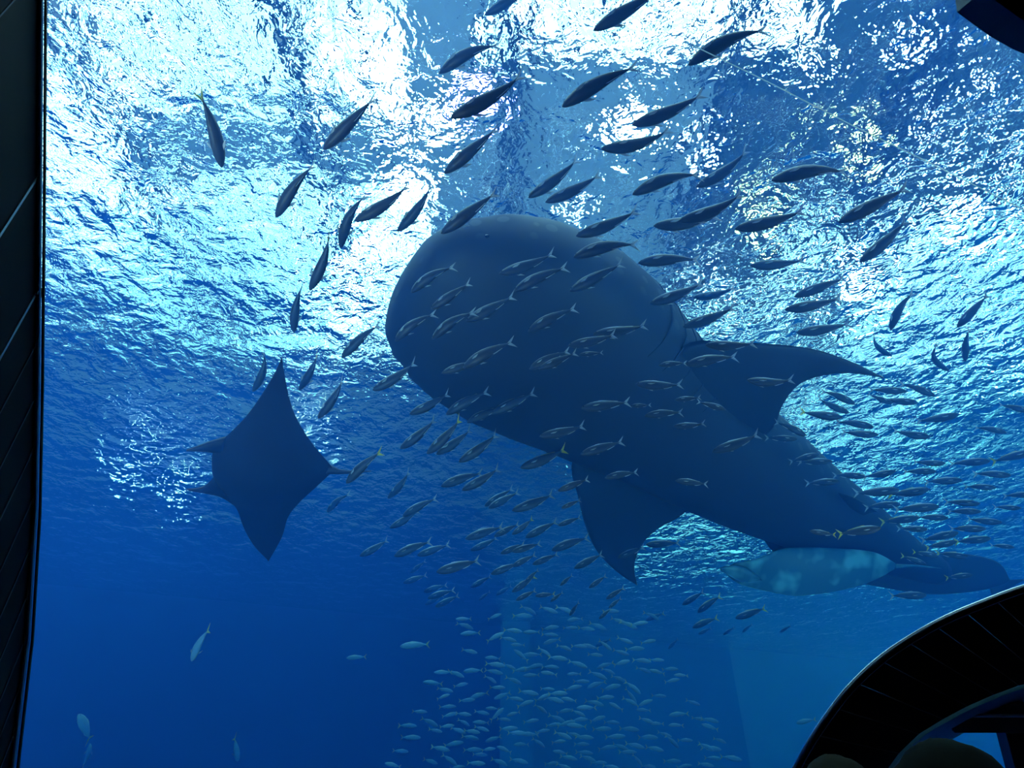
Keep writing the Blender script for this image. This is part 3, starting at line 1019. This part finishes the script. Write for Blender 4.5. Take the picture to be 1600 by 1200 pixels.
def place_fish(hx, hy, tx, ty, arch=None, kind='d', bend=None, L=0.42, far=16.0, deep=1.0, name='schooling_fish', nparts=99):
    view = ray((hx + tx) / 2, (hy + ty) / 2)
    vn = view.normalized()
    pn = (vn * 0.5 + Vector((0, 0, 1)) * 0.5).normalized()

    def hit(x, y):
        d = ray(x, y)
        return d * (view.dot(pn) / d.dot(pn))
    a, b_ = hit(hx, hy), hit(tx, ty)
    dist = min(L / (a - b_).length, far)
    for q in (a, b_, (a + b_) / 2, a * .75 + b_ * .25, a * .25 + b_ * .75):
        h_ = SHARK_BVH.ray_cast(EYE, q.normalized())
        if h_[0] is not None:
            dist = min(dist, (h_[3] - 0.45) / q.length)
    for _ in range(8):
        mid_, len_ = (a + b_) / 2 * dist, (a - b_).length * dist
        if all((mid_ - m_).length > 0.30 * (len_ + l_) or abs(mid_.length - m_.length) > 0.14 * (len_ + l_) + 0.02 for m_, l_ in PLACED):
            break
        dist *= 0.95
    PLACED.append(((a + b_) / 2 * dist, (a - b_).length * dist))
    a, b_ = EYE + a * dist, EYE + b_ * dist
    X = (a - b_).normalized()
    Z = (Vector((0, 0, 1)) - X * X.z).normalized()
    Y = Z.cross(X)
    amt = 0.0
    if arch:
        c = {'u': Y.dot(UPV), 'd': -Y.dot(UPV), 'l': -Y.dot(RGT), 'r': Y.dot(RGT)}[arch[0]]
        amt = {1: 0.06, 2: 0.12, 3: 0.20, 4: 0.30}[int(arch[1:] or 1)] * (1 if c > 0 else -1)
    s_ = (a - b_).length
    o = empty(name)
    o.matrix_world = Matrix.Translation((a + b_) / 2) @ Matrix((X, Y, Z)).transposed().to_4x4() @ Matrix.Diagonal((s_, s_, s_ * deep, 1))
    for nm, me in fish_meshes(amt, kind)[:nparts]:
        link(nm, me, o)
    return o


KINDWORD = {'d': 'dark slender fish', 'y': 'yellow-tailed dark fish', 'p': 'pale yellow-tailed fish'}

# the large near fish, one by one: head, tail, arch, kind, where
NEAR = [
    (686, 115, 785, 72, 'u2', 'd', 'arched above the violet glow'),
    (704, 184, 820, 112, 'd1', 'd', 'with its snout at the violet glow'),
    (694, 271, 781, 197, None, 'd', 'just below the violet glow'),
    (505, 234, 588, 150, None, 'd', 'alone between the yellow-tailed diver and the lamps'),
    (431, 340, 494, 255, 'u1', 'd', 'nose-down, topmost of the column leading to the manta'),
    (757, 24, 835, -22, None, 'd', 'cut by the upper edge, the smaller of two'),
    (927, 48, 1040, -20, None, 'd', 'cut by the upper edge over the white glare'),
    (1075, 102, 1203, 48, 'u2', 'd', 'arched, crossed by the bonded seam'),
    (878, 167, 1000, 103, 'u1', 'd', 'long, under the white glare at the top'),
    (987, 196, 1103, 143, 'd1', 'd', 'upper one of the pair above the small lamp glare'),
    (939, 233, 1051, 198, 'd2', 'd', 'lower one of the pair above the small lamp glare'),
    (825, 309, 905, 245, 'd1', 'd', 'behind its twin above the whale shark back'),
    (852, 316, 940, 270, 'd1', 'd', 'before its twin above the whale shark back'),
    (988, 304, 1098, 274, 'u2', 'd', 'arched, meeting the tail of its neighbour at the surface glitter'),
    (1087, 293, 1169, 230, 'd2', 'd', 'rising with bright fins beside the arched one'),
    (1205, 282, 1328, 271, 'u2', 'd', 'level, alone under the yellow lamp'),
    (1310, 348, 1423, 291, None, 'd', 'long, above the brightest glitter'),
    (1343, 410, 1419, 340, 'd1', 'd', 'nose-down over the brightest glitter'),
    (1148, 358, 1260, 327, 'd1', 'd', 'level, before the lower yellow lamp'),
    (1172, 415, 1260, 405, 'd1', 'd', 'small and level in the dark roof patch'),
    (1241, 464, 1323, 433, None, 'd', 'upper one of two overlapping beside the glitter'),
    (1226, 484, 1317, 464, 'd1', 'd', 'lower one of two overlapping beside the glitter'),
    (1244, 520, 1331, 504, 'd1', 'd', 'level, just above the far fin of the whale shark'),
    (1391, 516, 1431, 454, 'l2', 'd', 'bowed upright in the glitter above the curled pair'),
    (1495, 512, 1546, 458, None, 'd', 'slim, diving through the widest glare'),
    (1508, 565, 1516, 511, 'l1', 'd', 'short and upright beneath the slim diver'),
    (1394, 557, 1366, 520, 'd3', 'd', 'curled like a hook above the far fin tip'),
    (1483, 580, 1468, 533, 'l4', 'd', 'curled like a hook beside the upright short one'),
    (900, 369, 999, 326, 'd1', 'd', 'skimming the whale shark back'),
    (1021, 353, 1128, 336, 'd1', 'd', 'mostly hidden behind the rising one over the gills'),
    (1060, 346, 1163, 298, 'd2', 'd', 'rising, overlapping another over the gills'),
    (896, 402, 1000, 384, 'u2', 'd', 'arched across the whale shark back edge'),
    (997, 411, 1096, 407, 'u1', 'd', 'level beside the whale shark gills'),
    (1015, 475, 1101, 440, 'd1', 'd', 'crossing the edge of the whale shark gills'),
    (1083, 465, 1151, 447, 'd2', 'd', 'just behind the one crossing the gills'),
    (1067, 511, 1151, 478, 'd1', 'd', 'in the corner between gills and far fin'),
    (347, 262, 308, 140, 'r1', 'y', 'diving alone over the bright skylight'),
    (532, 388, 576, 303, 'l2', 'd', 'behind another beside the row of lamps'),
    (553, 346, 641, 286, 'd1', 'd', 'in front of another beside the row of lamps'),
    (621, 362, 675, 286, 'r1', 'd', 'between the lamps and the whale shark snout'),
    (689, 365, 779, 298, None, 'd', 'with pale spread fins touching the whale shark head'),
    (484, 454, 514, 364, 'r1', 'y', 'diving left of the lowest lamp'),
    (459, 520, 474, 443, 'l1', 'd', 'upright, second above the manta wing tip'),
    (534, 559, 596, 506, 'u1', 'd', 'with a pale forked tail below the lowest lamp'),
    (395, 612, 411, 546, 'r2', 'd', 'touching the manta upper wing'),
    (467, 610, 496, 550, 'r1', 'y', 'upright just behind the manta upper wing'),
    (497, 654, 536, 591, 'd1', 'd', 'diving behind the manta back'),
    (582, 610, 651, 564, 'd1', 'd', 'touching the corner of the whale shark mouth'),
    (541, 755, 599, 704, 'u1', 'y', 'alone just behind the manta tail'),
    (606, 779, 640, 735, 'd1', 'd', 'second behind the manta tail'),
    (511, 800, 549, 771, 'u2', 'd', 'small one below the manta tail'),
    (813, 731, 886, 700, 'd1', 'y', 'crossing the belly edge ahead of the near fin'),
    (1009, 851, 1064, 848, None, 'd', 'level in the gap behind the near fin'),
    (1389, 931, 1389 + 0, 931, None, 'd', ''),
]
NEAR = [r for r in NEAR if r[6]]
for hx, hy, tx, ty, arch, kind, where in NEAR:
    o = place_fish(hx, hy, tx, ty, arch, kind)
    tag(o, f'{KINDWORD[kind]} {where}', 'fish', 'large near fish of the school')

ORD = ['first', 'second', 'third', 'fourth', 'fifth', 'sixth', 'seventh', 'eighth', 'ninth', 'tenth', 'eleventh', 'twelfth', 'thirteenth', 'fourteenth', 'fifteenth', 'sixteenth', 'seventeenth', 'eighteenth', 'nineteenth', 'twentieth']

# clusters: phrase, group, rows of (head, tail, arch, kind)
CLUSTERS = [
    ('rim-lit fish before the whale shark head', 'fish before the whale shark head', [
        (780, 428, 868, 394, 'd1', 'd'), (803, 455, 889, 417, 'u1', 'd'), (890, 455, 976, 410, None, 'd'), (673, 483, 737, 440, None, 'd'), (675, 530, 746, 487, 'u2', 'd'), (728, 503, 806, 461, None, 'd'),
        (617, 533, 684, 490, 'u2', 'd'), (642, 457, 714, 417, 'u2', 'd'), (825, 518, 903, 481, 'u1', 'd')]),
    ('rim-lit fish before the whale shark throat', 'fish before the whale shark throat', [
        (690, 583, 752, 563, None, 'd'), (723, 575, 806, 533, 'u1', 'd'), (927, 522, 1012, 507, 'd1', 'd'), (888, 540, 964, 521, 'd1', 'd'), (827, 577, 892, 548, 'u1', 'd'), (842, 577, 903, 550, None, 'd'), (905, 554, 943, 551, None, 'd')]),
    ('rim-lit fish before the whale shark chest', 'fish before the whale shark chest', [
        (993, 600, 1068, 600, 'd1', 'd'), (908, 638, 986, 628, None, 'd'), (985, 634, 1018, 633, None, 'd'), (1007, 650, 1068, 645, 'u1', 'd'), (843, 682, 915, 664, 'd1', 'd'), (907, 710, 976, 689, None, 'd'),
        (1029, 571, 1074, 568, 'u1', 'd'), (1071, 570, 1154, 558, 'u1', 'd'), (1054, 625, 1096, 621, None, 'd'), (1134, 640, 1088, 627, None, 'd'), (1052, 666, 1103, 661, 'd1', 'd')]),
    ('rim-lit fish before the root of the far fin', 'fish before the far fin', [
        (1102, 539, 1183, 536, 'd1', 'd'), (1167, 594, 1242, 592, 'd2', 'd'), (1113, 706, 1188, 677, 'd1', 'd')]),
    ('faint fish crossing the whale shark belly', 'fish before the whale shark belly', [
        (872, 767, 921, 748, None, 'd'), (945, 747, 998, 738, 'u1', 'd'), (1055, 751, 1107, 757, None, 'd'), (877, 794, 908, 781, None, 'd'), (1265, 830, 1307, 836, None, 'y'), (1377, 825, 1307, 835, None, 'y')]),
    ('dark fish below the whale shark jaw', 'fish below the whale shark jaw', [
        (640, 647, 703, 613, 'd1', 'd'), (697, 648, 766, 611, 'u1', 'd'), (730, 660, 788, 636, 'u1', 'd'), (768, 647, 838, 612, None, 'd'), (625, 701, 681, 653, 'd1', 'd'), (667, 709, 720, 652, 'd1', 'y'),
        (682, 710, 737, 669, 'd1', 'd'), (717, 722, 778, 676, 'd1', 'd'), (689, 760, 756, 739, 'u1', 'd'), (722, 766, 781, 730, 'd1', 'd')]),
    ('dark fish drifting behind the manta', 'fish drifting behind the manta', [
        (629, 807, 685, 778, 'u1', 'd'), (609, 825, 655, 796, 'd1', 'd'), (757, 791, 803, 762, None, 'd'), (763, 794, 812, 768, None, 'd'), (562, 869, 607, 842, 'd1', 'd'), (616, 869, 676, 846, 'u1', 'd'), (652, 868, 704, 850, None, 'd'),
        (727, 842, 788, 822, None, 'd'), (735, 860, 778, 839, 'd1', 'd'), (741, 832, 773, 822, None, 'd'), (641, 895, 666, 876, None, 'd'), (682, 894, 751, 875, None, 'd')]),
    ('dark fish streaming past the near fin', 'fish streaming past the near fin', [
        (800, 798, 866, 771, 'd1', 'd'), (872, 821, 908, 808, None, 'd'), (821, 840, 872, 814, None, 'd'), (862, 860, 922, 840, 'u1', 'd'), (800, 835, 833, 809, 'd1', 'y'), (965, 872, 1008, 854, None, 'd'),
        (897, 888, 943, 865, None, 'd'), (782, 865, 821, 849, None, 'd'), (800, 862, 846, 849, None, 'd'), (800, 885, 838, 866, None, 'd'), (832, 882, 873, 865, None, 'd'), (767, 897, 813, 879, None, 'd'), (772, 838, 812, 818, None, 'd')]),
    ('dark fish in the topmost row beside the far fin', 'upper rows beside the far fin', [
        (1462, 619, 1404, 600, 'u1', 'd'), (1417, 611, 1356, 609, None, 'd'), (1396, 630, 1355, 614, 'd1', 'd'), (1435, 629, 1375, 625, None, 'd'), (1336, 631, 1281, 611, 'u1', 'd'), (1327, 645, 1277, 621, 'd1', 'd'),
        (1317, 652, 1249, 642, 'd1', 'y'), (1614, 643, 1559, 632, None, 'd')]),
    ('dark fish in the second row beside the far fin', 'second row beside the far fin', [
        (1365, 667, 1304, 660, 'u1', 'd'), (1373, 679, 1314, 674, 'd1', 'd'), (1455, 683, 1394, 672, 'd1', 'd'), (1499, 647, 1430, 658, 'd1', 'd'), (1573, 676, 1521, 668, 'u1', 'd'), (1260, 681, 1209, 659, 'u1', 'd'), (1246, 686, 1194, 684, None, 'd')]),
    ('dark fish in the upper rank over the shark tail', 'upper rank over the tail stem', [
        (1280, 709, 1232, 722, None, 'd'), (1301, 721, 1245, 722, None, 'd'), (1313, 752, 1257, 755, None, 'd'), (1352, 745, 1300, 743, 'u1', 'd'), (1400, 736, 1347, 745, 'd1', 'd'), (1478, 724, 1426, 721, 'd1', 'd'),
        (1463, 736, 1410, 737, None, 'd'), (1548, 720, 1481, 725, None, 'd'), (1616, 705, 1547, 722, None, 'y'), (1580, 743, 1519, 741, 'u1', 'd'), (1504, 750, 1443, 753, None, 'd'), (1557, 762, 1505, 760, None, 'd'), (1618, 772, 1566, 775, None, 'd')]),
    ('dark fish in the middle rank over the shark tail', 'middle rank over the tail stem', [
        (1406, 765, 1332, 770, 'd1', 'd'), (1453, 764, 1385, 773, 'd1', 'y'), (1408, 788, 1349, 794, 'u1', 'd'), (1468, 791, 1395, 797, None, 'd'), (1532, 787, 1474, 784, None, 'd'), (1596, 794, 1551, 792, None, 'd'),
        (1533, 799, 1479, 799, None, 'd'), (1482, 809, 1430, 808, None, 'd'), (1437, 809, 1374, 816, None, 'y'), (1566, 816, 1510, 810, 'd1', 'd')]),
    ('dark fish in the lowest rank over the shark tail', 'lowest rank over the tail', [
        (1450, 827, 1400, 826, None, 'd'), (1541, 826, 1482, 826, None, 'd'), (1498, 832, 1437, 845, None, 'd'), (1549, 841, 1490, 847, None, 'y'), (1496, 846, 1445, 856, None, 'y'), (1513, 870, 1461, 864, None, 'y'),
        (1466, 869, 1425, 862, None, 'y'), (1585, 855, 1546, 852, None, 'd'), (1448, 882, 1407, 868, None, 'y'), (1448, 930, 1389, 931, None, 'd'), (1520, 898, 1476, 903, None, 'y')]),
    ('dark fish drifting under the near fin', 'fish under the near fin', [
        (875, 915, 895, 898, None, 'd'), (920, 919, 948, 899, None, 'd'), (947, 936, 976, 918, None, 'd'), (951, 950, 971, 934, None, 'd'), (936, 967, 955, 951, None, 'd'), (800, 925, 838, 899, None, 'y'), (836, 931, 868, 928, None, 'y'), (806, 938, 838, 922, None, 'd'),
        (820, 910, 842, 890, None, 'd'), (860, 940, 880, 925, None, 'd'), (890, 962, 905, 940, None, 'd')]),
    ('small dark fish trailing under the pale ray', 'fish under the pale ray', [
        (1066, 945, 1101, 924, None, 'd'), (1090, 957, 1128, 931, 'u1', 'y'), (1149, 966, 1198, 950, None, 'y'), (1082, 981, 1123, 965, 'u1', 'y'), (1091, 991, 1112, 981, None, 'd'), (1009, 969, 1039, 958, None, 'y'), (1218, 988, 1236, 978, None, 'd'),
        (1130, 992, 1148, 980, None, 'd'), (1160, 988, 1176, 975, None, 'd'), (930, 1010, 955, 999, None, 'y'), (1044, 1014, 1060, 998, None, 'd')]),
    ('dim fish in the loose knot under the manta drift', 'loose knot of dim fish', [
        (662, 925, 700, 914, 'u1', 'd'), (668, 935, 712, 922, 'u1', 'd'), (664, 945, 694, 930, None, 'd'), (680, 948, 718, 930, None, 'd'), (748, 938, 766, 924, None, 'd'), (630, 911, 668, 898, None, 'd'), (735, 918, 768, 900, None, 'd'), (775, 930, 800, 915, None, 'd')]),
]
for phrase, group, rows_ in CLUSTERS:
    rows_ = sorted(rows_, key=lambda r: r[0] + r[2])
    for i, (hx, hy, tx, ty, arch, kind) in enumerate(rows_):
        far = 4.9 if group.startswith('fish before') else 7.6 if 'near fin' in group else 8.0 if 'tail' in group or 'far fin' in group else 16
        o = place_fish(hx, hy, tx, ty, arch, kind, far=far)
        ph = phrase.replace('dark fish', 'dark yellow-tailed fish', 1) if kind == 'y' else phrase
        tag(o, f'{ph}, {ORD[i]} from the left', 'fish', group)

# single pale fish low in the tank
SINGLES = [
    (299, 1033, 329, 981, 'l1', 'p', 1.3, 'pale thin fish rising alone under the manta'),
    (122, 1116, 140, 1158, 'r1', 'p', 1.5, 'faint pale deep-bodied fish beside the black wall'),
    (141, 1162, 128, 1200, 'r1', 'p', 1.5, 'faint pale fish just below the deep-bodied one'),
    (372, 1190, 366, 1150, None, 'p', 1.3, 'faint pale upright fish at the lower edge'),
    (625, 1010, 672, 1007, 'u1', 'p', 1.0, 'pale slim fish level above the yellow-tailed school'),
    (541, 1028, 573, 1026, None, 'p', 1.0, 'pale small fish level apart from the yellow-tailed school'),
    (1244, 1130, 1276, 1124, 'u1', 'p', 1.0, 'pale fish alone beside the arched frame'),
    (1128, 1172, 1094, 1168, 'u1', 'p', 1.0, 'pale fish low beside the school, upper of two'),
    (1160, 1188, 1124, 1182, 'u1', 'p', 1.0, 'pale fish low beside the school, lower of two'),
]
for hx, hy, tx, ty, arch, kind, deep, label in SINGLES:
    tag(place_fish(hx, hy, tx, ty, arch, kind, L=0.45, far=12.0, deep=deep), label, 'fish')

# the far school of pale yellow-tailed fish over the tank floor
rnd = random.Random(11)
SCHOOL = []
tries = 0
while len(SCHOOL) < 190 and tries < 20000:
    tries += 1
    x, y = rnd.uniform(590, 1160), rnd.uniform(950, 1200)
    # a wedge that widens downwards and thins at its rim
    cx_, hw_ = 880, 150 + (y - 950) * 0.62
    u = abs(x - cx_) / hw_
    if u > 1 or rnd.random() < u ** 3:
        continue
    if y < 1010 and rnd.random() < 0.45:
        continue
    if any((x - a) ** 2 + ((y - b) * 1.8) ** 2 < 17 ** 2 for a, b in SCHOOL):
        continue
    SCHOOL.append((x, y))
for x, y in SCHOOL:
    ln = rnd.uniform(22, 33)
    an = rnd.gauss(-0.08, 0.3)
    if rnd.random() < 0.22:
        an += math.pi
    dx, dy = math.cos(an) * ln / 2, -math.sin(an) * ln / 2
    o = place_fish(x + dx, y + dy, x - dx, y - dy, rnd.choice([None, 'u1', 'u1', 'u2']), 'p', L=0.40, far=rnd.uniform(10.5, 13.5), nparts=4, name='yellowtail_fish')
    face = 'facing the arch' if dx > 0 else 'facing the manta'
    side_ = ('manta-side', 'central', 'arch-side')[0 if x < 800 else 1 if x < 960 else 2]
    zone = f'upper {side_} fringe' if y < 1035 else f'lower {side_} edge' if y > 1165 else 'flank under the manta' if x < 720 else 'flank toward the arch' if x > 1040 else ('upper', 'middle', 'lower')[min(int((y - 1035) / 44), 2)] + (' manta-side', ' central', ' arch-side')[min(int((x - 720) / 107), 2)] + ' core'
    tag(o, f'small yellow-tailed fish in the {zone} of the far school, {face}', 'fish', f'far school, {zone}, {face}')
